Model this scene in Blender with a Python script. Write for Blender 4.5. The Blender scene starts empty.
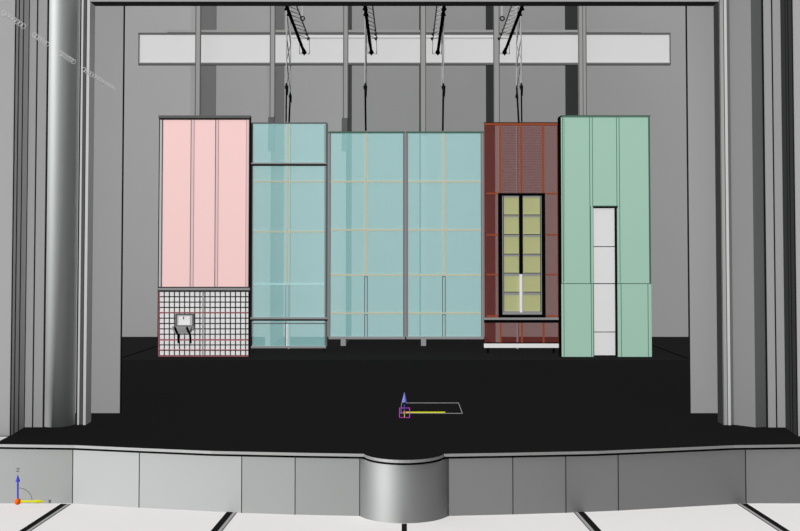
import bpy, bmesh, math
from mathutils import Vector, Matrix

S = bpy.context.scene
COL = S.collection

# ---------------------------------------------------------------- camera
F = 1000.0                      # focal length in pixels of an 800 px wide frame
PITCH = math.radians(1.9)
CAM = Vector((0.0, -16.13, 2.54))
PPX, PPY = 404.0, 255.0 - F * math.tan(PITCH)
cd = bpy.data.cameras.new('camera'); cam = bpy.data.objects.new('camera', cd); COL.objects.link(cam)
cam.location = CAM; cam.rotation_euler = (math.radians(90) + PITCH, 0, 0)
cd.sensor_fit = 'HORIZONTAL'; cd.sensor_width = 36.0; cd.lens = 36.0 * F / 800.0
cd.shift_x = (400.0 - PPX) / 800.0
cd.shift_y = (PPY - 265.5) / 800.0
cd.clip_start = 0.1; cd.clip_end = 200
S.camera = cam

# ---------------------------------------------------------------- world, sun, exposure
w = bpy.data.worlds.new('world'); S.world = w; w.use_nodes = True
bg = w.node_tree.nodes['Background']; 
bg.inputs[0].default_value = (1, 1, 1, 1); wn = w.node_tree
tc = wn.nodes.new('ShaderNodeTexCoord'); sx = wn.nodes.new('ShaderNodeSeparateXYZ'); wn.links.new(tc.outputs['Generated'], sx.inputs[0])
mm = wn.nodes.new('ShaderNodeMath'); mm.operation = 'MULTIPLY_ADD'; mm.inputs[1].default_value = -0.16; mm.inputs[2].default_value = 0.36
wn.links.new(sx.outputs['X'], mm.inputs[0]); wn.links.new(mm.outputs[0], bg.inputs[1])      # ambient light made brighter from the left, darker from the right
sd = bpy.data.lights.new('sun', 'SUN'); sd.energy = 3.95; sd.angle = math.radians(3); sd.use_shadow = False
sun = bpy.data.objects.new('sun', sd); COL.objects.link(sun)
AZ, EL = math.radians(51), math.radians(35)     # from the left of the house, above
to_sun = Vector((-math.sin(AZ) * math.cos(EL), -math.cos(AZ) * math.cos(EL), math.sin(EL)))
sun.rotation_euler = to_sun.to_track_quat('Z', 'Y').to_euler()
sun.location = (-8, -14, 9)
S.view_settings.view_transform = 'Standard'; S.view_settings.look = 'None'
S.view_settings.gamma = 1; S.view_settings.use_curve_mapping = False; S.view_settings.exposure = 0.10

# ---------------------------------------------------------------- helpers
def P(px, py, D=None, Z=None):
    """world point seen at a photograph coordinate, at distance D upstage of the camera or at height Z"""
    x = (px - PPX) / F; y = (PPY - py) / F
    c, s = math.cos(PITCH), math.sin(PITCH)
    d = Vector((x, c - y * s, s + y * c))
    t = D / d.y if D is not None else (Z - CAM.z) / d.z
    return CAM + d * t
def YD(D): return CAM.y + D

def lin(c): 
    c /= 255.0
    return c / 12.92 if c <= 0.04045 else ((c + 0.055) / 1.055) ** 2.4
MATS = {}
def mat(name, rgb=None, rough=0.9, metal=0.0, spec=0.0, noise=0.03, alpha=1.0, k=1.0, scale=3.0):
    if name in MATS: return MATS[name]
    m = bpy.data.materials.new(name); m.use_nodes = True; nt = m.node_tree; b = nt.nodes['Principled BSDF']
    c = [min(0.97, lin(v) * k) for v in rgb]
    n = nt.nodes.new('ShaderNodeTexNoise'); n.inputs['Scale'].default_value = scale; n.inputs['Detail'].default_value = 2
    geo = nt.nodes.new('ShaderNodeNewGeometry'); nt.links.new(geo.outputs['Position'], n.inputs['Vector'])
    r = nt.nodes.new('ShaderNodeValToRGB')
    r.color_ramp.elements[0].color = [v * (1 - noise) for v in c] + [1]
    r.color_ramp.elements[1].color = [min(1, v * (1 + noise)) for v in c] + [1]
    nt.links.new(n.outputs['Fac'], r.inputs['Fac']); nt.links.new(r.outputs['Color'], b.inputs['Base Color'])
    b.inputs['Roughness'].default_value = rough; b.inputs['Metallic'].default_value = metal
    b.inputs['Specular IOR Level'].default_value = spec
    if alpha < 1:
        b.inputs['Alpha'].default_value = alpha
    MATS[name] = m
    return m
def brushed(name, rgb, rough, aniso, metal):
    m = mat(name, rgb, rough=rough, metal=metal, spec=0.5, noise=0.0); nt = m.node_tree; b = nt.nodes['Principled BSDF']
    b.inputs['Anisotropic'].default_value = aniso
    b.inputs['Tangent'].default_value = (0, 0, 1)
    v = nt.nodes.new('ShaderNodeCombineXYZ'); v.inputs['Z'].default_value = 1
    nt.links.new(v.outputs[0], b.inputs['Tangent'])
    return m

K = 1.0
mat('grey_wall', (154, 154, 154), noise=0.01)
mat('grey_wall_shaded', (116, 116, 116), noise=0.01)  # wall grey with shade painted in, for the right pilaster's broad face
mat('grey_return_lit', (208, 208, 208), noise=0.01); mat('pilaster_side_lit', (170, 170, 170), noise=0.01)  # wall grey lightened: fill light painted into left-hand side faces
mat('shaded_wall_dark', (50, 51, 51), noise=0.03)  # shade painted as colour on right-hand inward faces and the soffit
mat('shaded_wall_mid', (98, 101, 99), noise=0.03)  # milder painted shade: right pilaster's narrow face and a moulding recess
mat('line', (34, 34, 34))
mat('black', (8, 8, 8))
mat('soft_black', (26, 26, 26))
mat('stage_black', (24, 24, 24), noise=0.03)
mat('stage_black_up', (29, 29, 29), noise=0.03)
mat('house_floor', (214, 211, 211), noise=0.008)
brushed('column_metal', (196, 199, 198), 0.79, 0.62, 1.0)
brushed('fascia', (170, 172, 171), 0.76, 0.66, 1.0)
brushed('nosing', (176, 177, 176), 0.78, 0.5, 1.0)
mat('light_grey', (188, 188, 188))
mat('mid_grey', (146, 146, 146))
mat('steel', (152, 152, 150), noise=0.02)
mat('steel_dark', (96, 97, 97))
mat('white_band', (212, 212, 212), noise=0.005)
mat('white', (232, 232, 232))
mat('door_white', (226, 226, 226), noise=0.005)
mat('pink', (252, 212, 209), noise=0.005)
mat('pink_trim', (226, 200, 200)); mat('pink_line', (178, 140, 142))
mat('red_line', (168, 100, 106))
mat('green', (165, 201, 183), noise=0.008)
mat('green_dark', (78, 104, 92))
mat('green_line', (92, 122, 108))
mat('beige', (200, 192, 165))
mat('pale_cyan', (184, 222, 222))
mat('orange', (146, 74, 48))
mat('rust_edge', (104, 48, 40))
mat('pane_yellow', (184, 186, 134), noise=0.01, alpha=0.72)
mat('blue', (72, 72, 196)); mat('blue_tip', (120, 120, 200)); mat('yellow', (206, 206, 24)); mat('magenta', (176, 70, 176)); mat('orange_dot', (226, 96, 20))
mat('blue_glass', (182, 238, 238), noise=0.005, alpha=0.30)
mat('maroon_sheet', (122, 56, 52), noise=0.02, alpha=0.36)
mat('maroon_slat', (96, 36, 40), alpha=0.2)
mat('wire_pale', (194, 194, 194), alpha=0.78)
mat('lattice', (132, 132, 132)); mat('wire_grey', (166, 166, 166)); mat('lacing', (182, 182, 182))

def finish(name, bm, m, parent=None, smooth=False, **props):
    me = bpy.data.meshes.new(name); bmesh.ops.recalc_face_normals(bm, faces=bm.faces); bm.to_mesh(me); bm.free()
    me.materials.append(MATS[m])
    if smooth:
        for p in me.polygons: p.use_smooth = True
    o = bpy.data.objects.new(name, me); COL.objects.link(o)
    if parent:
        o.parent = parent; o.matrix_parent_inverse = Matrix.Translation(-root_loc(parent))
    for k_, v in props.items(): o[k_] = v
    return o
ROOT = {}
def root_loc(p):
    v = Vector((0, 0, 0))
    while p is not None:
        v = v + p.location if p.type == 'EMPTY' else v
        p = p.parent
    return v
def thing(name, label, cat, loc, group=None):
    o = bpy.data.objects.new(name, None); COL.objects.link(o); o.location = loc; o.empty_display_size = 0.2
    o['label'] = label; o['category'] = cat
    if group: o['group'] = group
    return o
def tag(o, label, cat, group=None):
    o['label'] = label; o['category'] = cat
    if group: o['group'] = group
    return o
def part(name, bm, m, parent, smooth=False, label=None):
    o = finish(name, bm, m, None, smooth)
    o.parent = parent
    base = parent
    if parent.type == 'EMPTY':
        o.matrix_parent_inverse = Matrix.Translation(-parent.location)
    if label: o['label'] = label
    return o
def box(bm, a, b):
    x0, x1 = sorted((a[0], b[0])); y0, y1 = sorted((a[1], b[1])); z0, z1 = sorted((a[2], b[2]))
    v = [bm.verts.new((x, y, z)) for x in (x0, x1) for y in (y0, y1) for z in (z0, z1)]
    for f in ((0, 1, 3, 2), (4, 6, 7, 5), (0, 4, 5, 1), (2, 3, 7, 6), (0, 2, 6, 4), (1, 5, 7, 3)): bm.faces.new([v[i] for i in f])
def B(*boxes):
    bm = bmesh.new()
    for a, b in boxes: box(bm, a, b)
    return bm
def R(x0, y0, x1, y1, D, t=0.03):
    """box whose front face covers a rectangle of a wall standing at distance D; t is its thickness upstage (negative: downstage)"""
    ym = (y0 + y1) / 2
    p0, p1 = P(x0, ym, D), P(x1, ym, D)
    z0, z1 = P(x0, y1, D).z, P(x0, y0, D).z
    return ((p0.x, YD(D), z0), (p1.x, YD(D + t), z1))
def RX(xs, y0, y1, D, wpx, t=0.03):
    return [R(x - wpx / 2, y0, x + wpx / 2, y1, D, t) for x in xs]
def prism(pts, z0, z1):
    """vertical wall: closed plan outline pulled from z0 to z1"""
    bm = bmesh.new()
    lo = [bm.verts.new((p[0], p[1], z0)) for p in pts]; hi = [bm.verts.new((p[0], p[1], z1)) for p in pts]
    n = len(pts)
    for i in range(n): bm.faces.new((lo[i], lo[(i + 1) % n], hi[(i + 1) % n], hi[i]))
    bm.faces.new(lo[::-1]); bm.faces.new(hi)
    return bm
def slab(a, b, z0, z1, th=0.06):
    """upright slab from plan point a to b, thickness th behind the viewer-facing side"""
    a = Vector(a[:2]); b = Vector(b[:2]); d = (b - a).normalized(); n = Vector((-d.y, d.x))
    if abs(d.y) > abs(d.x):
        th = 0.008
        if n.x * a.x < 0: n = -n
    elif n.y < 0: n = -n
    return prism([a, b, b + n * th, a + n * th], z0, z1)
def tube(bm, pts, r, seg=8, closed=False):
    pts = [Vector(p) for p in pts]; n = len(pts); rings = []
    for i, p in enumerate(pts):
        if closed: d = pts[(i + 1) % n] - pts[i - 1]
        else: d = pts[min(i + 1, n - 1)] - pts[max(i - 1, 0)]
        d.normalize()
        u = d.cross(Vector((0, 0, 1))) if abs(d.z) < 0.9 else d.cross(Vector((0, 1, 0)))
        u.normalize(); v = d.cross(u)
        rings.append([bm.verts.new(p + (u * math.cos(2 * math.pi * k / seg) + v * math.sin(2 * math.pi * k / seg)) * r) for k in range(seg)])
    m = n if closed else n - 1
    for i in range(m):
        A, C = rings[i], rings[(i + 1) % n]
        for k in range(seg): bm.faces.new((A[k], A[(k + 1) % seg], C[(k + 1) % seg], C[k]))
    if not closed: bm.faces.new(rings[0]); bm.faces.new(rings[-1])
def T(pts, r, seg=8, closed=False):
    bm = bmesh.new(); tube(bm, pts, r, seg, closed); return bm
def cone(bm, base, tip, r, seg=12):
    base, tip = Vector(base), Vector(tip); d = (tip - base).normalized()
    u = d.orthogonal().normalized(); v = d.cross(u)
    ring = [bm.verts.new(base + (u * math.cos(2 * math.pi * k / seg) + v * math.sin(2 * math.pi * k / seg)) * r) for k in range(seg)]
    t = bm.verts.new(tip)
    for k in range(seg): bm.faces.new((ring[k], ring[(k + 1) % seg], t))
    bm.faces.new(ring)
def ball(c, r):
    bm = bmesh.new(); bmesh.ops.create_uvsphere(bm, u_segments=16, v_segments=10, radius=r, matrix=Matrix.Translation(c)); return bm

DB = 31.17                        # back wall
HF = -0.80                        # auditorium floor level
TOP = 8.6                         # top of the proscenium walls

# ---------------------------------------------------------------- setting: floors and back wall
edge = [(-400, 444.0), (0, 444.0), (75, 445.0), (139, 447.8), (212, 450.8), (296, 452.5), (364, 453.6)]
a0 = P(364, 453.6, Z=0); a1 = P(404, 459.8, Z=0)
def arc(half, sag, y_edge, n=20):
    r = (half * half + sag * sag) / (2 * sag); cy = y_edge - sag + r; th = math.asin(min(1, half / r))
    return [Vector((r * math.sin(-th + 2 * th * i / n), cy - r * math.cos(-th + 2 * th * i / n), 0)) for i in range(n + 1)]
half = abs(a0.x); sag = a0.y - a1.y
lip_l = [P(x, y, Z=0) for x, y in edge]
lip_r = [Vector((-p.x, p.y, 0)) for p in reversed(lip_l)]
lip = lip_l[:-1] + arc(half, sag, a0.y) + lip_r[1:]
up = P(404, 359.8, Z=0).y
pts = [(p.x, p.y) for p in lip] + [(12.5, lip[-1].y), (12.5, up), (-12.5, up), (-12.5, lip[0].y)]
finish('floor', prism(pts, -0.06, 0.0), 'stage_black', kind='structure')
fu = finish('floor_upstage', B(((-12.5, up, -0.06), (12.5, YD(DB) + 0.3, 0.0))), 'stage_black_up', kind='structure')
finish('trim_1', B(((-6.2, up - 0.03, 0.0), (6.2, up, 0.003))), 'line', kind='structure')
def floor_line(name, p, q, wd, m, z=0.0, h=0.004):
    a, b = P(*p, Z=z), P(*q, Z=z); d = (b - a); n = Vector((-d.y, d.x, 0)).normalized() * wd / 2
    return finish(name, prism([a - n, b - n, b + n, a + n], z, z + h), m, kind='structure')
floor_line('trim_2', (119, 359), (159, 345.5), 0.06, 'black')
floor_line('trim_3', (689, 359), (651, 345), 0.06, 'black')
finish('floor_house', B(((-14, CAM.y - 6, HF - 0.1), (14, YD(14.6), HF))), 'house_floor', kind='structure')
pl = P(8, 437, Z=0)
finish('floor_landing', prism([(-9, P(0, 437, Z=0).y), (pl.x, pl.y), (P(-10, 446, Z=0).x, P(-10, 446, Z=0).y), (-9, lip[0].y)], 0.0, 0.006), 'light_grey', kind='structure')
finish('wall_back', B(((-12.5, YD(DB), 0), (12.5, YD(DB) + 0.3, 12))), 'grey_wall', kind='structure')

# ---------------------------------------------------------------- proscenium
DPF, DPB = 2540 / 170.5, 2540 / 168.0
DL = P(105, 413.1, Z=0).y - CAM.y                 # the flat legs just upstage of the frame
for s, name, xin, xout in ((-1, 'wall_leg_left', 121.5, 55), (1, 'wall_leg_right', 689, 760)):
    a, b = P(xin, 230, D=DL), P(xout, 230, D=DL)
    o = finish(name, B(((a.x, a.y, 0), (b.x, b.y + 0.05, TOP + 1))), 'grey_wall', kind='structure')
    part('edge_trim', B(((a.x, a.y - 0.004, 0), (a.x - s * 0.018, a.y + 0.03, TOP + 1))), 'soft_black', o)
zh = P(404, 1.5, D=DPF).z
hx0, hx1 = P(88.2, 200, D=DPF).x, P(720.3, 200, D=DPF).x
o = finish('wall_header', B(((hx0 - 0.01, YD(DPF), zh), (hx1 + 0.01, YD(DPB) , TOP))), 'grey_wall', kind='structure')
part('soffit', B(((hx0, YD(DPF) + 0.005, zh - 0.006), (hx1, YD(DPB) + 0.03, zh - 0.001))), 'shaded_wall_dark', o)

def pt(x, y): 
    p = P(x, y - 0.8, Z=0); return (p.x, p.y)
def wallrun(name, segs, **kw):
    """one side of the proscenium: a run of upright faces, each given by its foot in the photograph"""
    root = None
    for i, (x0, y0, x1, y1, m, nm) in enumerate(segs):
        bm = slab(pt(x0, y0), pt(x1, y1), 0, TOP, 0.012)
        if root is None: root = finish(name, bm, m, kind='structure')
        else:
            part(nm, bm, m, root)
    return root
WL = wallrun('wall_left', [
    (-400, 436.6, 10.3, 436.6, 'grey_wall', ''),
    (10.3, 436.6, 24, 428.2, 'grey_return_lit', 'return_face'),
    (24, 428.0, 44, 428.0, 'grey_wall', 'panel')])
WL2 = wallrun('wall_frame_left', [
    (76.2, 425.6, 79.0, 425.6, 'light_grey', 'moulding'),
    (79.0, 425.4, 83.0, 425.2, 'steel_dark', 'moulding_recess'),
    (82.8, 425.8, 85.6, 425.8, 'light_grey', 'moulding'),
    (85.6, 425.6, 91.0, 422.6, 'grey_return_lit', 'reveal')])
WR = wallrun('wall_right', [
    (1208, 437.0, 797.5, 437.0, 'grey_wall', ''),
    (797.5, 437.0, 785.5, 428.4, 'shaded_wall_dark', 'return_face'),
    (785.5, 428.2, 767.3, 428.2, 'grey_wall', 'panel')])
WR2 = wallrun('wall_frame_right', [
    (733.5, 425.6, 731.0, 425.6, 'shaded_wall_mid', 'moulding_recess'),
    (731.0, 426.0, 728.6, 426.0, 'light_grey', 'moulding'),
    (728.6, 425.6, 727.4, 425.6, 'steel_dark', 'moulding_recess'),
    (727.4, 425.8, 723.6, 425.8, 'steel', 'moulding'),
    (723.6, 425.8, 717.8, 422.6, 'shaded_wall_dark', 'reveal')])
def seam(root, x, y, wpx=0.9, m='line'):
    p = P(x, y - 0.8, Z=0); D = p.y - CAM.y; hw = wpx * D / F / 2
    part('seam', B(((p.x - hw, p.y - 0.012, 0), (p.x + hw, p.y + 0.01, TOP))), m, root)
for x, y, wd in ((10.3, 436.6, .8), (13.7, 434.6, .9), (18.3, 431.8, .7), (24.0, 428.2, .8), (32.7, 428, 1.1), (43.4, 428, 1.4), (76.6, 425.6, 1.0), (82.9, 425.4, .7)): seam(WL if x < 60 else WL2, x, y, wd)
for x, y, wd in ((797.5, 437, .8), (793.2, 434, .8), (790.6, 432, .7), (776.6, 428.2, 1.1), (767.2, 428.2, 1.5), (733.0, 425.4, .8)): seam(WR if x > 760 else WR2, x, y, wd, 'soft_black')

# round column, house left
c = P(60.2, 427.0, Z=0); D = P(60.2, 427.3, Z=0).y - CAM.y + 0.243; cx = (60.2 - 404) * D / F
cyc = YD(D)
col = thing('column', 'tall round polished grey column at the left edge of the stage opening', 'column', (cx, cyc, 0))
N = 64
part('shaft', prism([(cx + .243 * math.cos(2 * math.pi * i / N), cyc + .243 * math.sin(2 * math.pi * i / N)) for i in range(N)], 0, TOP), 'column_metal', col, smooth=False)
sh = col.children[0] if col.children else None
for o_ in list(COL.objects):
    if o_.name.startswith('shaft'):
        for p_ in o_.data.polygons: p_.use_smooth = abs(p_.normal.z) < 0.5
# angular pilaster, house right
A_, B_, C_ = pt(733.6, 425.4), pt(755.6, 428.2), pt(767.0, 427.6)
pil = thing('angled_pilaster', 'tall two-faced grey pilaster at the right edge of the stage opening', 'pilaster', (B_[0], B_[1], 0))
part('broad_face', prism([A_, B_, (B_[0] + .01, B_[1] + .35), (A_[0], A_[1] + .3)], 0, TOP), 'grey_wall_shaded', pil)
part('narrow_face', prism([(B_[0] + .001, B_[1]), C_, (C_[0], C_[1] + .3), (B_[0] + .012, B_[1] + .35)], 0, TOP), 'shaded_wall_mid', pil, label='narrow face with painted shade')

# ---------------------------------------------------------------- stage apron: fascia panels and nosing
ap = thing('stage_apron', 'pale panelled curved stage front with a rounded bulge at its centre', 'stage front', (0, YD(12.9), HF))
fl = [(-400, 503.0), (72.4, 503.4), (139, 507.6), (241.5, 512.9), (295, 514.6), (359.6, 516.0)]
fr = [(448.4, 516.0), (513, 514.4), (566, 512.8), (618.5, 510.6), (746, 503.4), (1208, 503.0)]
ZT = -0.062
for seq in (fl, fr):
    for (xa, ya), (xb, yb) in zip(seq[:-1], seq[1:]):
        a, b = P(xa, ya, Z=HF), P(xb, yb, Z=HF)
        part('fascia_panel', slab((a.x, a.y), (b.x, b.y), HF, ZT, 0.05), 'fascia', ap)
for (xa, ya) in fl[1:] + fr[:-1]:
    a = P(xa, ya, Z=HF)
    part('joint', B(((a.x - .005, a.y - .006, HF), (a.x + .005, a.y + .01, ZT))), 'line', ap)
e0 = P(359.6, 516, Z=HF); e1 = P(404, 523.4, Z=HF)
ar = arc(abs(e0.x), e0.y - e1.y, e0.y, 48)
bm = bmesh.new(); lo = [bm.verts.new((p.x, p.y, HF)) for p in ar]; hi = [bm.verts.new((p.x, p.y, ZT)) for p in ar]
ro = [bm.verts.new((p.x * .93, p.y + .045, HF)) for p in ar]; rh = [bm.verts.new((p.x * .93, p.y + .045, ZT)) for p in ar]
for i in range(len(ar) - 1):
    bm.faces.new((lo[i], lo[i + 1], hi[i + 1], hi[i])).smooth = True
    bm.faces.new((ro[i], rh[i], rh[i + 1], ro[i + 1])); bm.faces.new((hi[i], hi[i + 1], rh[i + 1], rh[i]))
part('curved_fascia', bm, 'fascia', ap)
def offset_run(path, inset):
    return [Vector((p.x * (1 - 0.0), p.y + inset, 0)) for p in path]
def ribbon(path, z0, z1, d0, d1):
    """a strip that follows the stage edge, from d0 to d1 behind it"""
    bm = bmesh.new(); q = []
    for p in path: q.append([bm.verts.new((p.x, p.y + d, z)) for d, z in ((d0, z0), (d0, z1), (d1, z1), (d1, z0))])
    for i in range(len(q) - 1):
        for k in range(4): bm.faces.new((q[i][k], q[i][(k + 1) % 4], q[i + 1][(k + 1) % 4], q[i + 1][k]))
    bm.faces.new(q[0]); bm.faces.new(q[-1][::-1])
    return bm
n_arc0 = len(lip_l) - 1; n_arc1 = n_arc0 + 20
cuts = [0, 2, 4, 5, n_arc0, n_arc1, n_arc1 + 1, n_arc1 + 2, n_arc1 + 4, len(lip) - 1]
for a, b in zip(cuts[:-1], cuts[1:]):
    seg = lip[a:b + 1]
    part('nosing', ribbon(seg, -0.034, 0.003, -0.03, 0.0), 'nosing', ap)
part('shadow_gap', ribbon(lip, ZT - 0.002, -0.035, -0.012, 0.05), 'black', ap)

# dark strips across the auditorium floor
for i, (p, q, gs, lab) in enumerate((((64.5, 503.8), (8, 541), 1, 'black floor strip with a grey edge, leftmost of the five on the pale floor'),
        ((230.5, 511.6), (207, 540), 1, 'black floor strip with a grey edge, second from the left on the pale floor'),
        ((404.3, 523.6), (404.3, 545), 0, 'short black floor strip straight below the rounded stage bulge'),
        ((580.5, 511.8), (606, 540), -1, 'black floor strip with a grey edge, second from the right on the pale floor'),
        ((743.5, 503.6), (800, 540), -1, 'black floor strip with a grey edge, rightmost on the pale floor'))):
    a, b = P(*p, Z=HF), P(*q, Z=HF); d = (b - a).normalized(); n = Vector((-d.y, d.x, 0))
    if n.x < 0: n = -n
    b = b + d * 3
    a = a + d * 0.02
    hw = 0.042 if gs else 0.032
    t = thing('floor_strip', lab, 'floor strip', (a.x, a.y, HF), 'dark strips on the auditorium floor')
    part('strip', prism([a - n * hw, b - n * hw, b + n * hw, a + n * hw], HF, HF + .005), 'soft_black', t)
    if gs:
        o1, o2 = gs * (hw + .001), gs * (hw + .045)
        part('edge_band', prism([a + n * o1, b + n * o1, b + n * o2, a + n * o2], HF, HF + .004), 'mid_grey', t)
        o3 = gs * (hw + .053)
        part('edge_line', prism([a + n * o2, b + n * o2, b + n * o3, a + n * o3], HF, HF + .005), 'soft_black', t)

# ---------------------------------------------------------------- back-wall pilasters
DPI = 28.07
names = ['first', 'second', 'third', 'fourth', 'fifth', 'sixth']
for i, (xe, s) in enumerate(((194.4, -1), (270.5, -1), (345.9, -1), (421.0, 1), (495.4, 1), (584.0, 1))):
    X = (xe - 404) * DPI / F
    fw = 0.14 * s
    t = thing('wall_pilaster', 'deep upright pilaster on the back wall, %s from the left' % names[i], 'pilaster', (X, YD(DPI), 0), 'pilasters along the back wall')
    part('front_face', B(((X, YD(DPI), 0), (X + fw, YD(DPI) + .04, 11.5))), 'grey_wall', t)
    m = 'pilaster_side_lit' if s < 0 else 'shaded_wall_dark'  # right sides carry painted shade, left sides painted fill light
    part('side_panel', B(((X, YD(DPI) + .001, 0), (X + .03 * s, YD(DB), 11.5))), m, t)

# ---------------------------------------------------------------- white band and round-edged rails behind the set
DBAND = 27.75
t = thing('white_banner', 'long white horizontal band across the back wall behind the steel uprights', 'banner', P(404, 63, D=DBAND))
part('panel', B(R(138.8, 33.6, 670.2, 63.6, DBAND, .05)), 'white_band', t)
part('top_rail', B(R(138.2, 32.6, 670.6, 34.6, DBAND - .03, .09)), 'steel_dark', t)
part('bottom_rail', B(R(138.2, 63.0, 670.6, 64.9, DBAND - .03, .09)), 'steel_dark', t, label='dark bottom rail')
part('lower_lip', B(R(138.6, 61.9, 670.2, 63.0, DBAND - .02, .02)), 'light_grey', t)
for x in (138.8, 670.2): part('end_cap', B(R(x - .5, 33, x + .5, 64.5, DBAND - .03, .08)), 'steel_dark', t)
for x in (160, 330, 480, 650): part('bracket', B(R(x - 2, 33.5, x + 2, 36.5, DBAND + .05, DB - DBAND - .05)), 'steel_dark', t)
rail = B(R(167, 29.9, 641, 32.2, DBAND - .06, .04))
tag(finish('hanging_rail', rail, 'steel'), 'thin light grey rail running just above the long white band', 'rail')
rail2 = B(R(292, 37.2, 495, 38.4, DBAND - .045, .03))
tag(finish('cable_rail', rail2, 'light_grey'), 'short thin grey rail crossing the top of the white band between the girders', 'rail')

# steel uprights hanging in front of the band
DT = 27.45
for i, (x0, x1, ye) in enumerate(((195.6, 200.2, 119), (270.2, 274.8, 117), (343.6, 347.9, 118), (420.6, 425.6, 135), (493.8, 499.2, 125), (578.8, 586.2, 118))):
    lab = 'slim grey steel upright hanging before the white band, %s from the left' % names[i]
    c = P((x0 + x1) / 2, 60, D=DT)
    t = thing('steel_upright', lab, 'steel upright', (c.x, c.y, P(x0, ye, D=DT).z), 'steel uprights in front of the white band')
    bx = R(x0, -40, x1, ye, DT, .12)
    X0, X1 = P(x0, 60, D=DT).x, P(x1, 60, D=DT).x
    zb, zt = P(x0, ye, D=DT).z, 11.5
    part('post', B(((X0, YD(DT), zb), (X1, YD(DT) + .12, zt))), 'steel', t)
    for xx in (X0, X1 if i != 5 else X1): part('edge_line', B(((xx - .012, YD(DT) - .006, zb), (xx + .012, YD(DT) + .02, zt))), 'steel_dark', t)
    if i == 5:
        xm = X0 + (X1 - X0) * .55
        part('groove', B(((xm - .01, YD(DT) - .006, zb), (xm + .01, YD(DT) + .02, zt))), 'steel_dark', t)
    if i in (1, 2):
        part('socket', B(((X0 - .05, YD(DT) + .02, P(x0, 151, D=DT).z), (X1 - .01, YD(DT) + .13, zb))), 'steel_dark', t, label='dark lower socket')

# ---------------------------------------------------------------- rigging: girders, ladders, cables
def lattice(bm, a0, a1, b0, b1, n, r, cross=False):
    a0, a1, b0, b1 = map(Vector, (a0, a1, b0, b1))
    for i in range(n):
        t0, t1 = i / n, (i + 1) / n
        tube(bm, [a0.lerp(a1, t0), b0.lerp(b1, t1)], r, 5)
        if cross: tube(bm, [b0.lerp(b1, t0), a0.lerp(a1, t1)], r, 5)
        elif i % 1 == 0: tube(bm, [a0.lerp(a1, t1), b0.lerp(b1, t1)], r, 5)
gl = ['leftmost of the four', 'second from the left', 'third from the left', 'rightmost of the four']
DE, DS = 27.3, 23.05
for i, (pxe, pxs, bx0, bx1, chs, che) in enumerate((
        (304.2, 286.3, 299.6, 309.4, 296.5, 308.8), (371.3, 364.9, 368.0, 376.6, 372.6, 376.6),
        (437.8, 444.2, 432.6, 441.6, 436.8, 433.0), (504.6, 522.4, 499.6, 509.4, 511.6, 500.0))):
    s = 1 if i < 2 else -1
    pe, ps = P(pxe, 52.5, D=DE), P(pxs, 5.5, D=DS)
    far = pe; near = ps + (ps - pe) * .25
    t = thing('lattice_girder', 'overhead lattice girder with a black pipe running upstage, %s' % gl[i], 'girder', far, 'overhead girders above the set')
    part('pipe', T([far, near], .04, 10), 'black', t, label='black pipe')
    bm = bmesh.new(); cone(bm, far, far + Vector((0, 0, .13)), .075, 8); cone(bm, far, far - Vector((0, 0, .09)), .075, 8)
    part('pipe_clamp', bm, 'black', t)
    for q in (.965, .86): 
        c = far.lerp(ps, q); bm = bmesh.new(); cone(bm, c - Vector((0, 0, .06)), c + Vector((0, 0, .1)), .07, 7); part('shackle', bm, 'black', t)
    # end frame
    co = [P(x, y, D=DE + .02) for x, y in ((bx0, 38.5), (bx1, 38.5), (bx1, 53.8), (bx0, 53.8))]
    part('end_frame', T(co, .014, 5, True), 'steel_dark', t)
    # chords
    C1a, C1b = P(che, 38.5, D=DE), P(chs, 5.5, D=DS)
    oth = bx0 if s > 0 else bx1
    shift = (bx0 - bx1) * s
    C2a = P(che - s * abs(bx1 - bx0), 38.5, D=DE); C2b = P(chs - s * abs(bx1 - bx0) * .95, 5.5, D=DS)
    part('chord', T([C1a, C1b + (C1b - C1a) * .2], .016, 6), 'steel_dark', t)
    part('chord', T([C2a, C2b + (C2b - C2a) * .2], .012, 6), 'lattice', t)
    bm = bmesh.new(); lattice(bm, C1a, C1b, C2a, C2b, 8, .011); part('lacing', bm, 'lacing', t)
    for q, k in ((.16, .8), (.3, .5), (.44, .35)): 
        c = C1a.lerp(C1b, q); bm = bmesh.new(); cone(bm, c - Vector((.05 * k, 0, .03 * k)), c + Vector((.06 * k, 0, .03)), .05 * k, 6); part('bracket', bm, 'soft_black', t)
    bm = bmesh.new(); c = C1a.lerp(C1b, 0.0); cone(bm, c - Vector((.05, 0, .02)), c + Vector((.05, 0, .03)), .05, 6); part('bracket', bm, 'black', t)
    if i in (0, 3):
        c = P(302.4 if i == 0 else 502.2, 18.5, D=26)
        ring = [c + Vector((.055 * math.cos(a * math.pi / 6), 0, .055 * math.sin(a * math.pi / 6))) for a in range(12)]
        part('pulley', T(ring, .018, 6, True), 'soft_black', t)
        part('pulley_hanger', T([c + Vector((0, 0, .06)), c + Vector((0, 0, 1.6))], .014, 6), 'light_grey', t)

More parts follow.
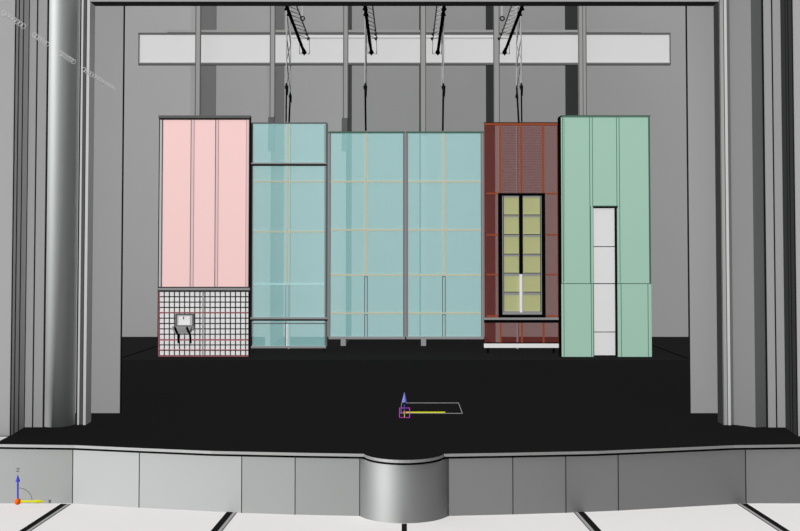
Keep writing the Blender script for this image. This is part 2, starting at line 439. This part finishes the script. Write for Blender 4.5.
for i, (x0, x1, ytop, cab) in enumerate(((286.6, 290.4, 123, 1), (365.2, 366.3, 132, 0), (443.4, 442.3, 132, 0), (521.2, 516.6, 123, 1))):
    Df, Dk = 26.45, 27.35
    X = P(x0, 60, D=Df).x
    zt = 11.5; zb = P(x0, 84, D=Df).z
    yf, yb = YD(Df), YD(Dk)
    Xb = P(x1, 60, D=Dk).x
    t = thing('ladder_truss', 'slim upright lattice ladder hanging above the glazed walls, %s' % gl[i], 'truss', (X, yf, zb), 'hanging lattice ladders')
    part('rail', T([(X, yf, zb), (X, yf, zt)], .017, 6), 'wire_grey', t)
    part('rail', T([(Xb, yb, zb), (Xb, yb, zt)], .017, 6), 'wire_grey', t)
    bm = bmesh.new(); n = 7
    lattice(bm, (X, yf, zb), (X, yf, zt), (Xb, yb, zb), (Xb, yb, zt), n, .013, True); part('lacing', bm, 'lattice', t)
    # cable with turnbuckle down to the wall top
    Dw = 26.2 if cab else 26.45
    tp = P(x0 + (1 if i < 2 else -1) * .6, ytop - 1.2, D=Dw)
    t2 = thing('black_cable', 'black rigging cable dropping to the wall top below, %s' % gl[i], 'cable', tp, 'black cables between ladders and set walls')
    a = Vector((X, yf, zb)); b = Vector((Xb, yb, zb))
    sg = 1 if i == 0 else -1
    if cab:
        part('strand', T([a - Vector((0, 0, .02)), tp - Vector((.03 * sg, 0, 0))], .02, 6), 'black', t2)
        part('strand', T([b - Vector((0, 0, .14 if i == 0 else -.1)), tp + Vector((.05 * sg, 0, 0))], .024, 6), 'black', t2)
    else:
        part('strand', T([a - Vector((0, 0, .02)), tp], .025, 6), 'black', t2)
    for c, k in ((a, 1), (b - Vector((0, 0, .12)), .8)) if cab else ((a, 1.1),):
        bm = bmesh.new()
        cone(bm, c - Vector((0, 0, .12 * k)), c + Vector((0, 0, .1)), .05, 7)
        cone(bm, c - Vector((.0, 0, .05 * k)), c - Vector((-.04, 0, .34 * k)), .055 * k, 7)
        part('turnbuckle', bm, 'soft_black', t2)

# pale poles standing behind the glass and behind the window wall
for px, ya, yb, lab in ((289.6, 124.5, 346, 'pale thin pole standing behind the narrow blue glass wall'), (517.4, 126, 346, 'pale thin pole standing behind the maroon window wall')):
    D_ = 27.2; c = P(px, 240, D=D_)
    t = thing('pale_pole', lab, 'pole', (c.x, c.y, 0))
    part('tube', T([(c.x, c.y, 0.0), (c.x, c.y, P(px, ya, D=D_).z)], .03, 8), 'steel' , t)

# ---------------------------------------------------------------- pink wall with tiled lower half
D = 25.0
base = P(204, 356.5, D=D); base.z = 0
def rr(*a): return [R(*a)]
def put(root, name, rects, m, label=None): return part(name, B(*rects), m, root, label=label)
t = thing('tiled_scenery_flat', 'pink panelled set wall above a white tiled lower half, at the left end', 'scenery flat', base)
put(t, 'backing', [R(159, 118, 249.6, 287, D + .05, .05), R(159, 287, 249.6, 356.4, D + .05, .05)], 'line')
for a, b in ((162.4, 190.2), (193.8, 214.6), (218.2, 245.6)):
    put(t, 'pink_panel', [R(a, 119.6, b, 287, D, .05)], 'pink')
for a, b in ((190.7, 193.3), (215.1, 217.7)):
    put(t, 'pilaster_strip', [R(a, 119.6, b, 287, D - .01, .06)], 'pink_trim')
put(t, 'side_trim', [R(159.4, 119.6, 161.4, 287, D - .02, .07)], 'light_grey')
put(t, 'groove', [R(161.7, 119.6, 162.5, 287, D - .015, .05)], 'steel_dark')
for x, m_ in ((190.6, 'steel_dark'), (193.6, 'pink_line'), (215.2, 'steel_dark'), (218.0, 'pink_line'), (245.9, 'pink_line')): put(t, 'groove', [R(x - .3, 119.6, x + .3, 287, D - .016, .02)], m_)
put(t, 'side_trim', [R(246.2, 119.6, 248.6, 287, D - .02, .07)], 'pink_trim')
put(t, 'side_return', [((P(248.8, 236, D=D).x, YD(D), 0), (P(250.0, 236, D=D).x, YD(D) + .12, P(250, 117, D=D).z))], 'soft_black')
put(t, 'side_return', [((P(158.2, 236, D=D).x, YD(D), 0), (P(159.1, 236, D=D).x, YD(D) + .2, P(158, 117, D=D).z))], 'line')
put(t, 'cap', [R(158.4, 115.4, 250.2, 118.0, D - .05, .2)], 'steel_dark')
put(t, 'cap_moulding', [R(159, 118.0, 249.6, 119.7, D - .03, .1)], 'line')
put(t, 'chair_rail', [R(158.2, 287.8, 249.6, 290.2, D - .05, .1)], 'mid_grey')
put(t, 'rail_line', [R(158.2, 286.8, 249.6, 287.8, D - .04, .09), R(158.2, 290.2, 249.6, 291.4, D - .04, .09)], 'line')
vx = [159.4 + 5.1 * 0] + [164.2 + 5.09 * i for i in range(17)] + [248.9]
hy = [291.4 + 5.36 * i for i in range(12)] + [355.7]
tiles = []
for i in range(len(vx) - 1):
    for j in range(len(hy) - 1):
        tiles.append(R(vx[i] + (.62 if i else .5), hy[j] + .6, vx[i + 1] - .62, hy[j + 1] - .6, D + .02, .03))
put(t, 'tiling', tiles, 'white', label='white square tiles with dark joints')
put(t, 'red_rail', [R(158.6, 339.3, 248.9, 340.6, D + .005, .045)], 'red_line', label='thin red line')
put(t, 'red_rail', [R(158.6, 312.0, 248.9, 312.9, D + .005, .045)], 'red_line')
put(t, 'red_rail', [R(158.6, 349.4, 248.9, 350.1, D + .005, .045)], 'red_line')
put(t, 'base_rail', [R(158.4, 355.8, 249.2, 356.6, D, .1)], 'red_line')
put(t, 'edge_rail', [R(158.3, 291.4, 159.1, 356, D, .06)], 'red_line')
put(t, 'stud', [R(202.2, 292, 203.6, 355.6, D + .012, .03)], 'mid_grey')

# wall basin on the tiles
def pD(x, y, d): return P(x, y, D=d)
bs = thing('wall_sink', 'small white wall basin with black bracket legs on the tiles', 'sink', pD(185, 326, D))
put(bs, 'back_plate', [R(175.2, 313.8, 194.0, 326.8, D - .06, .08)], 'steel_dark', label='grey surround')
put(bs, 'bowl_face', [R(177.2, 315.4, 192.2, 325.4, D - .07, .02)], 'light_grey')
put(bs, 'inner_bowl', [R(178.8, 316.4, 189.8, 324.8, D - .08, .02)], 'white')
bm = T([pD(183.6, 316.6, D - .1), pD(183.6, 319.2, D - .12)], .012, 6); part('tap', bm, 'soft_black', bs)
bm = bmesh.new()
zt, zb = pD(185, 326.4, D).z, pD(185, 332.5, D).z
q = [(-.24, zt), (.24, zt), (.17, zb), (-.17, zb)]
cxs = pD(184.6, 326, D).x; fr_ = []
for yy in (YD(D) - .32, YD(D) + .0): fr_.append([bm.verts.new((cxs + a, yy, z)) for a, z in q])
for k in range(4): bm.faces.new((fr_[0][k], fr_[0][(k + 1) % 4], fr_[1][(k + 1) % 4], fr_[1][k]))
bm.faces.new(fr_[0]); bm.faces.new(fr_[1][::-1])
part('basin_underside', bm, 'mid_grey', bs)
for sx in (0, 1):
    ox = 12.0 * sx - 0.8
    bm = T([pD(175.4 + ox, 327, D - .34), pD(177.0 + ox, 331, D - .33), pD(179.0 + ox, 335, D - .3), pD(179.4 + ox, 343.4, D - .3)], .028, 8)
    part('leg', bm, 'black', bs)
for x0, x1 in ((172.6, 175.0), (193.0, 195.2)):
    part('side_handle', T([pD(x0 + 1, 326.5, D - .2), pD(x0, 328.5, D - .2), pD(x1, 331.5, D - .2)], .03, 8), 'mid_grey', bs)

# ---------------------------------------------------------------- narrow blue glass wall
D = 26.0
base = P(288, 347.5, D=D); base.z = 0
t = thing('glazed_scenery_flat', 'narrow pale blue translucent wall with a dark cross bar, beside the pink wall', 'scenery flat', base)
put(t, 'glass', [R(252.6, 123.6, 325.6, 346.6, D + .02, .01)], 'blue_glass', label='pale blue translucent sheet')
put(t, 'head_rail', [R(251, 122.4, 327.2, 123.6, D, .08)], 'steel_dark')
put(t, 'sill', [R(251, 346.2, 326, 348.2, D, .1)], 'mid_grey')
put(t, 'stand', [((P(252, 347, D=D).x, YD(D) + .05, 0), (P(253.4, 347, D=D).x, YD(D) + .1, P(252, 347, D=D).z)), ((P(323, 347, D=D).x, YD(D) + .05, 0), (P(324.4, 347, D=D).x, YD(D) + .1, P(252, 347, D=D).z))], 'soft_black')
put(t, 'stile', [R(250.6, 123.6, 251.8, 346.2, D, .08)], 'line')
put(t, 'stile', [R(325.6, 123.6, 327.4, 346.2, D - .01, .09)], 'steel_dark')
nt_ = [R(252.0, 125 + 1.9 * i, 253.2, 125.9 + 1.9 * i, D, .03) for i in range(116)]
put(t, 'perforated_edge', nt_, 'steel_dark')
nt_ = [R(324.3, 125 + 1.9 * i, 325.5, 125.9 + 1.9 * i, D, .03) for i in range(116)]
put(t, 'perforated_edge', nt_, 'steel_dark')
put(t, 'cross_bar', [R(250.8, 162.6, 326.6, 164.0, D - .04, .08)], 'mid_grey')
put(t, 'cross_bar', [R(250.8, 164.0, 326.6, 165.8, D - .03, .07)], 'soft_black')
put(t, 'cross_bar', [R(249.8, 317.4, 327.6, 319.2, D - .04, .08)], 'mid_grey')
put(t, 'cross_bar', [R(249.8, 319.2, 327.6, 320.8, D - .03, .07)], 'soft_black')
put(t, 'lower_line', [R(252.6, 323.0, 325.6, 323.9, D, .04)], 'steel_dark')
put(t, 'glazing_bar', [R(286.7, 124, 288.4, 283.6, D - .005, .02)], 'beige', label='beige upright bar')
for y in (181.6, 231.8): put(t, 'glazing_bar', [R(253.4, y - .6, 286.7, y + .6, D - .005, .02), R(288.4, y - .6, 324.2, y + .6, D - .005, .02)], 'beige', label='beige cross bar')
put(t, 'glazing_bar', [R(253.4, 283.4, 324.2, 284.9, D - .005, .02)], 'pale_cyan')
put(t, 'perforated_post', [R(285.2, 285.4 + 1.9 * i, 286.1, 286.3 + 1.9 * i, D, .02) for i in range(17)] + [R(288.2, 285.4 + 1.9 * i, 289.1, 286.3 + 1.9 * i, D, .02) for i in range(17)], 'steel_dark')
put(t, 'lower_post', [R(286.0, 324, 287.6, 346, D - .005, .03)], 'white')
put(t, 'lower_post', [R(285.2, 321, 285.9, 346, D, .03)], 'steel_dark')

# ---------------------------------------------------------------- two wide blue glass walls
D = 26.3
for x0, x1, xm, lab in ((328.6, 404.9, 365.9, 'wide pale blue glazed wall, left one of the matching pair'), (406.3, 484.0, 443.9, 'wide pale blue glazed wall, right one, next to the maroon wall')):
    t = thing('glazed_scenery_flat', lab, 'scenery flat', Vector((P((x0 + x1) / 2, 338, D=D).x, YD(D), P(404, 338.8, D=D).z)), 'matching wide glazed walls')
    jw = 1.9 if x0 < 400 else 1.7
    jr = 1.8 if x0 < 400 else 3.0
    put(t, 'glass', [R(x0 + jw, 133, x1 - jr, 337, D + .02, .01)], 'blue_glass', label='pale blue translucent sheet')
    put(t, 'head_rail', [R(x0 - .4, 131.4, x1, 133.2, D, .08)], 'green_dark')
    put(t, 'sill', [R(x0, 336.6, x1, 339.2, D - .01, .1)], 'mid_grey')
    put(t, 'stile', [R(x0, 133.2, x0 + jw, 336.6, D, .08)], 'steel_dark')
    put(t, 'stile', [R(x1 - jr, 133.2, x1, 336.6, D, .08)], 'steel_dark')
    put(t, 'stile_face', [R(x0 + .4, 133.2, x0 + jw - .6, 336.6, D - .01, .01)], 'mid_grey')
    put(t, 'stile_face', [R(x1 - jr + .7, 133.2, x1 - .4, 336.6, D - .01, .01)], 'mid_grey')
    put(t, 'glazing_bar', [R(xm - .9, 133.4, xm + .9, 275, D - .005, .02)], 'beige', label='beige upright bar')
    for y in (181.6, 230.0, 275.1, 313.2):
        put(t, 'glazing_bar', [R(x0 + jw, y - .75, xm - .9, y + .75, D - .005, .02), R(xm + .9, y - .75, x1 - jr, y + .75, D - .005, .02)], 'beige', label='beige cross bar')
    for y0, y1 in ((276.2, 312.6), (314.2, 336.4)):
        put(t, 'post_line', [R(xm - 1.7, y0, xm - 1.0, y1, D, .03), R(xm + 1.0, y0, xm + 1.7, y1, D, .03), R(xm - 1.7, y0, xm + 1.7, y0 + .7, D, .03)], 'steel_dark')

# ---------------------------------------------------------------- maroon wall with window
D = 26.0
base = P(522, 347.5, D=D); base.z = 0
t = thing('window_scenery_flat', 'maroon translucent set wall with orange studs and white base', 'scenery flat', base)
put(t, 'sheet', [R(485.6, 125, 499.0, 318, D + .03, .01), R(545.2, 125, 558.6, 318, D + .03, .01), R(499.0, 125, 545.2, 193.4, D + .03, .01), R(485.6, 318, 558.6, 343.2, D + .03, .01)], 'maroon_sheet', label='maroon translucent sheet')
put(t, 'slats', [R(501.2, 127 + 1.62 * i, 542.2, 127.6 + 1.62 * i, D + .01, .01) for i in range(41)], 'maroon_slat')
put(t, 'head_rail', [R(484.2, 123.0, 559.2, 125.2, D, .08)], 'orange')
put(t, 'head_line', [R(484.0, 122.2, 559.4, 123.0, D, .08)], 'line')
for x in (500.0, 521.3, 543.0):
    put(t, 'stud', [R(x - .9, 125.2, x + .9, 193, D, .03)], 'orange')
    put(t, 'stud', [R(x - .2, 323, x + 1.6, 343.4, D, .03)], 'orange')
for a, b in ((484.6, 486.2), (557.8, 559.4)): put(t, 'edge_stud', [R(a, 125.2, b, 343.2, D - .002, .05)], 'rust_edge')
for y in (193.5, 234.8, 274.6, 316.2):
    put(t, 'noggin', [R(486.4, y - .8, 498.4, y + .8, D, .03)], 'orange'); put(t, 'noggin', [R(545.6, y - .8, 557.8, y + .8, D, .03)], 'orange')
put(t, 'shelf_rail', [R(484.4, 317.8, 560.0, 319.8, D - .06, .09)], 'mid_grey')
put(t, 'shelf_rail', [R(484.4, 319.8, 560.0, 322.8, D - .05, .08)], 'black')
put(t, 'base_board', [R(484.4, 343.6, 560.4, 347.8, D - .03, .12)], 'white', label='white base board')
put(t, 'base_line', [R(484.4, 342.6, 560.4, 343.6, D - .02, .1)], 'black')
put(t, 'stand', [((P(487, 347, D=D).x, YD(D) + .02, 0), (P(489, 347, D=D).x, YD(D) + .08, P(252, 347, D=D).z)), ((P(553, 347, D=D).x, YD(D) + .02, 0), (P(555, 347, D=D).x, YD(D) + .08, P(252, 347, D=D).z))], 'black')
# window: part of the wall
wf = put(t, 'window', [R(498.6, 193.0, 502.4, 317.6, D - .07, .12), R(541.8, 193.0, 545.4, 317.6, D - .07, .12), R(502.4, 193.0, 541.8, 195.8, D - .07, .12), R(502.4, 314.6, 541.8, 317.6, D - .07, .12)], 'black', label='black outer window frame')
ps = []
rows = [(197.4, 214.6), (217.0, 234.2), (236.8, 253.8), (256.4, 272.8), (276.0, 291.8), (295.0, 311.2)]
bars = [R(502.4, 195.8, 503.6, 314.6, D - .05, .06), R(540.6, 195.8, 541.8, 314.6, D - .05, .06), R(503.6, 195.8, 519.0, 197.4, D - .05, .06), R(523.4, 195.8, 540.6, 197.4, D - .05, .06), R(503.6, 311.2, 540.6, 314.6, D - .05, .06)]
for (a, b), (c_, d_) in zip(rows[:-1], rows[1:]):
    bars += [R(503.6, b, 519.4, c_, D - .05, .06), R(523.0, b, 540.6, c_, D - .05, .06)]
part('sash_bars', B(*bars), 'mid_grey', wf, label='grey sash bars')
lines = []
for (a, b), (c_, d_) in zip(rows[:-1], rows[1:]):
    lines += [R(503.8, b - .1, 518.8, b + .6, D - .056, .01), R(523.6, b - .1, 540.4, b + .6, D - .056, .01)]
lines += [R(503.4, 196, 504.0, 312, D - .056, .01), R(540.2, 196, 540.8, 312, D - .056, .01)]
part('bar_outline', B(*lines), 'line', wf)
for a, b in rows:
    for x0, x1 in ((503.6, 519.2), (523.0, 540.6)):
        part('pane', B(R(x0, a, x1, b, D - .01, .01)), 'pane_yellow', wf, label='yellow green window pane')
part('mullion', B(R(519.2, 195.8, 522.9, 274.2, D - .06, .07)), 'black', wf)
part('mullion', B(R(519.9, 274.2, 522.3, 312.4, D - .06, .07)), 'white', wf, label='white lower mullion')

# ---------------------------------------------------------------- green wall with door
D = 25.0
base = P(606, 356.5, D=D); base.z = 0
t = thing('door_scenery_flat', 'mint green panelled set wall with a tall white door, at the right end', 'scenery flat', base)
put(t, 'panel', [R(561.4, 117.2, 592.9, 283.2, D, .06)], 'green')
put(t, 'panel', [R(617.6, 117.2, 649.0, 283.2, D, .06)], 'green')
put(t, 'panel', [R(592.9, 117.2, 617.6, 206, D, .06)], 'green')
put(t, 'panel', [R(561.6, 284.0, 593.2, 356.8, D, .06)], 'green')
put(t, 'panel', [R(617.8, 284.0, 651.6, 356.8, D, .06)], 'green')
put(t, 'seam', [R(561.6, 283.2, 593.2, 284.0, D + .005, .05), R(617.8, 283.2, 651.4, 284.0, D + .005, .05)], 'green_dark')
put(t, 'cap', [R(561.0, 115.2, 650.6, 116.0, D - .03, .35)], 'green_dark')
put(t, 'cap_line', [R(562.6, 116.0, 649.4, 117.3, D - .02, .08)], 'green_line')
for x in (562.9, 649.1, 589.9, 592.5, 616.7, 619.6):
    put(t, 'groove', [R(x - .35, 117.3, x + .35, 206 if 590 < x < 618 else 283.2, D - .006, .01)], 'green_dark' if x in (562.9, 649.1) else 'green_line')
for x in (564.0, 591.4, 621.3, 648.2): 
    put(t, 'groove', [R(x - .35, 284.0, x + .35, 356.6, D - .006, .01)], 'green_line')
put(t, 'groove', [R(588.2 + 2.2, 206, 588.9 + 2.2, 283, D - .006, .01)], 'green_line')
put(t, 'side_return', [((P(560.4, 236, D=D).x, YD(D) + .01, 0), (P(561.6, 236, D=D).x, YD(D) + .36, P(561, 116, D=D).z))], 'black')
put(t, 'side_return', [((P(649.6, 236, D=D).x, YD(D) + .01, 0), (P(650.9, 236, D=D).x, YD(D) + .6, P(561, 116, D=D).z))], 'green_dark')
put(t, 'perforated_edge', [R(563.6, 119 + 1.9 * i, 564.6, 119.8 + 1.9 * i, D - .004, .01) for i in range(86)], 'green_line')
door = put(t, 'door', [R(593.8, 208.2, 615.2, 246.2, D + .05, .04), R(593.8, 247.0, 615.2, 283.2, D + .05, .04), R(593.8, 284.1, 615.2, 331.6, D + .05, .04), R(593.8, 332.4, 615.2, 355.2, D + .05, .04), R(594.2, 208.2, 615.0, 355.2, D + .08, .03)], 'door_white', label='tall white four-panel door')
part('door_line', B(R(593.8, 246.2, 615.2, 247.0, D + .055, .02), R(593.8, 283.2, 615.2, 284.1, D + .055, .02), R(593.8, 331.6, 615.2, 332.4, D + .055, .02)), 'line', door)
put(t, 'door_jamb', [R(615.2, 208, 617.4, 356.4, D + .01, .12)], 'soft_black', label='black right jamb')
put(t, 'door_jamb', [R(592.8, 208, 593.8, 356.4, D + .01, .12)], 'green_dark')
put(t, 'door_head', [R(592.4, 205.6, 618.2, 206.4, D - .01, .08)], 'green_dark')
put(t, 'door_head', [R(593.0, 206.4, 617.8, 208.2, D, .1)], 'soft_black')

# ---------------------------------------------------------------- hoop strings hanging over the left of the house
gn = ['nearest the corner', 'second from the corner', 'crossing the round column', 'lowest and tightest']
for gi, (xa, ya, xb, yb, n, r) in enumerate(((4, 13, 23.5, 26, 7, .026), (34.5, 35, 47, 44, 6, .026), (61, 53.5, 73.5, 61.5, 6, .029), (84, 69.5, 113.5, 88.5, 13, .028))):
    X = -4.28
    pa = P(xa, ya, D=-X * F / (404 - xa)); pb = P(xb, yb, D=-X * F / (404 - xb))
    t = thing('hoop_string', 'string of pale wire hoops high at left, %s' % gn[gi], 'hoop string', pa, 'strings of wire hoops')
    for k in range(n):
        c = pa.lerp(pb, k / (n - 1))
        ring = [c + Vector((r * math.cos(a * math.pi / 8), 0, r * math.sin(a * math.pi / 8))) for a in range(16)]
        part('hoop', T(ring, .0042, 5, True), 'wire_pale', t)
    part('carrier_wire', T([pa - Vector((0, 0, r)), pb - Vector((0, 0, r))], .004, 5), 'wire_pale', t)
    part('carrier_wire', T([pa + Vector((0, 0, r)), pb + Vector((0, 0, r))], .004, 5), 'wire_pale', t)

# ---------------------------------------------------------------- axis markers
o0 = P(404.5, 412.6, Z=0)
t = thing('axis_marker', 'small coloured axis marker with a blue cone on the black stage floor', 'marker', o0)
dm = o0.y - CAM.y
def q(x, y, dd=0): return P(x, y, D=dm + dd)
quad = [P(401, 413.2, Z=.006), P(462.4, 413.4, Z=.006), P(458.6, 403, Z=.006), P(401.6, 403, Z=.006)]
part('floor_outline', T(quad, .006, 5, True), 'mid_grey', t)
part('axis_bar', T([q(405, 412.6), q(445.2, 412.6)], .014, 8), 'yellow', t, label='yellow bar')
bm = bmesh.new(); cone(bm, q(404.5, 402), q(404.5, 391.8), .044, 16); part('arrow_tip', bm, 'blue_tip', t, label='blue cone')
part('stem', T([q(404.5, 412.6), q(404.5, 402)], .01, 6), 'blue', t)
bm = ball(q(404.5, 403), .022); part('collar', bm, 'black', t)
part('square_outline', T([q(399.6, 408), q(409.6, 408), P(409.6, 417.6, Z=.008), P(399.6, 417.6, Z=.008)], .007, 5, True), 'magenta', t, label='magenta square outline')
part('centre_dot', ball(q(404.6, 412.6, -.02), .024), 'orange_dot', t)
part('side_dot', ball(q(401.4, 412.6), .017), 'blue', t)
part('short_bar', T([q(404.5, 413), P(404.5, 417, Z=.006)], .006, 5), 'yellow', t)
part('end_dot', ball(P(458.6, 412.6, D=dm), .024), 'black', t)

D2 = 13.3
sc = P(17.8, 501.6, D=D2); sc.z = max(sc.z, HF + .042)
t = thing('axis_marker', 'axis marker with blue and yellow arrows standing by the stage front at lower left', 'marker', sc)
def q2(x, y, d=0): return P(x, y, D=D2 + d)
part('centre_ball', ball(sc, .042), 'orange_dot', t, label='orange ball')
part('upright', T([q2(17.8, 499), q2(17.8, 480)], .012, 8), 'blue', t)
bm = bmesh.new(); cone(bm, q2(17.8, 481.5), q2(17.8, 474.2), .03, 14); part('arrow_tip', bm, 'blue', t)
part('arm', T([q2(20.5, 501.5), q2(38, 501.5)], .014, 8), 'yellow', t)
bm = bmesh.new(); cone(bm, q2(37, 501.5), q2(45.4, 501.5), .028, 14); part('arrow_tip', bm, 'yellow', t)
ac = q2(19, 501.2); rad = 13 * D2 / F
part('arc', T([ac + Vector((rad * math.sin(a * math.pi / 20), 0, rad * math.cos(a * math.pi / 20))) for a in range(11)], .004, 5), 'steel_dark', t)
bm = bmesh.new(); tube(bm, [q2(16.6, 468.4), q2(19.4, 468.4), q2(16.4, 471.6), q2(19.4, 471.6)], .005, 5); part('letter_z', bm, 'line', t)
bm = bmesh.new(); tube(bm, [q2(48.6, 499.8), q2(51.2, 503.2)], .005, 5); tube(bm, [q2(51.2, 499.8), q2(48.6, 503.2)], .005, 5); part('letter_x', bm, 'line', t)
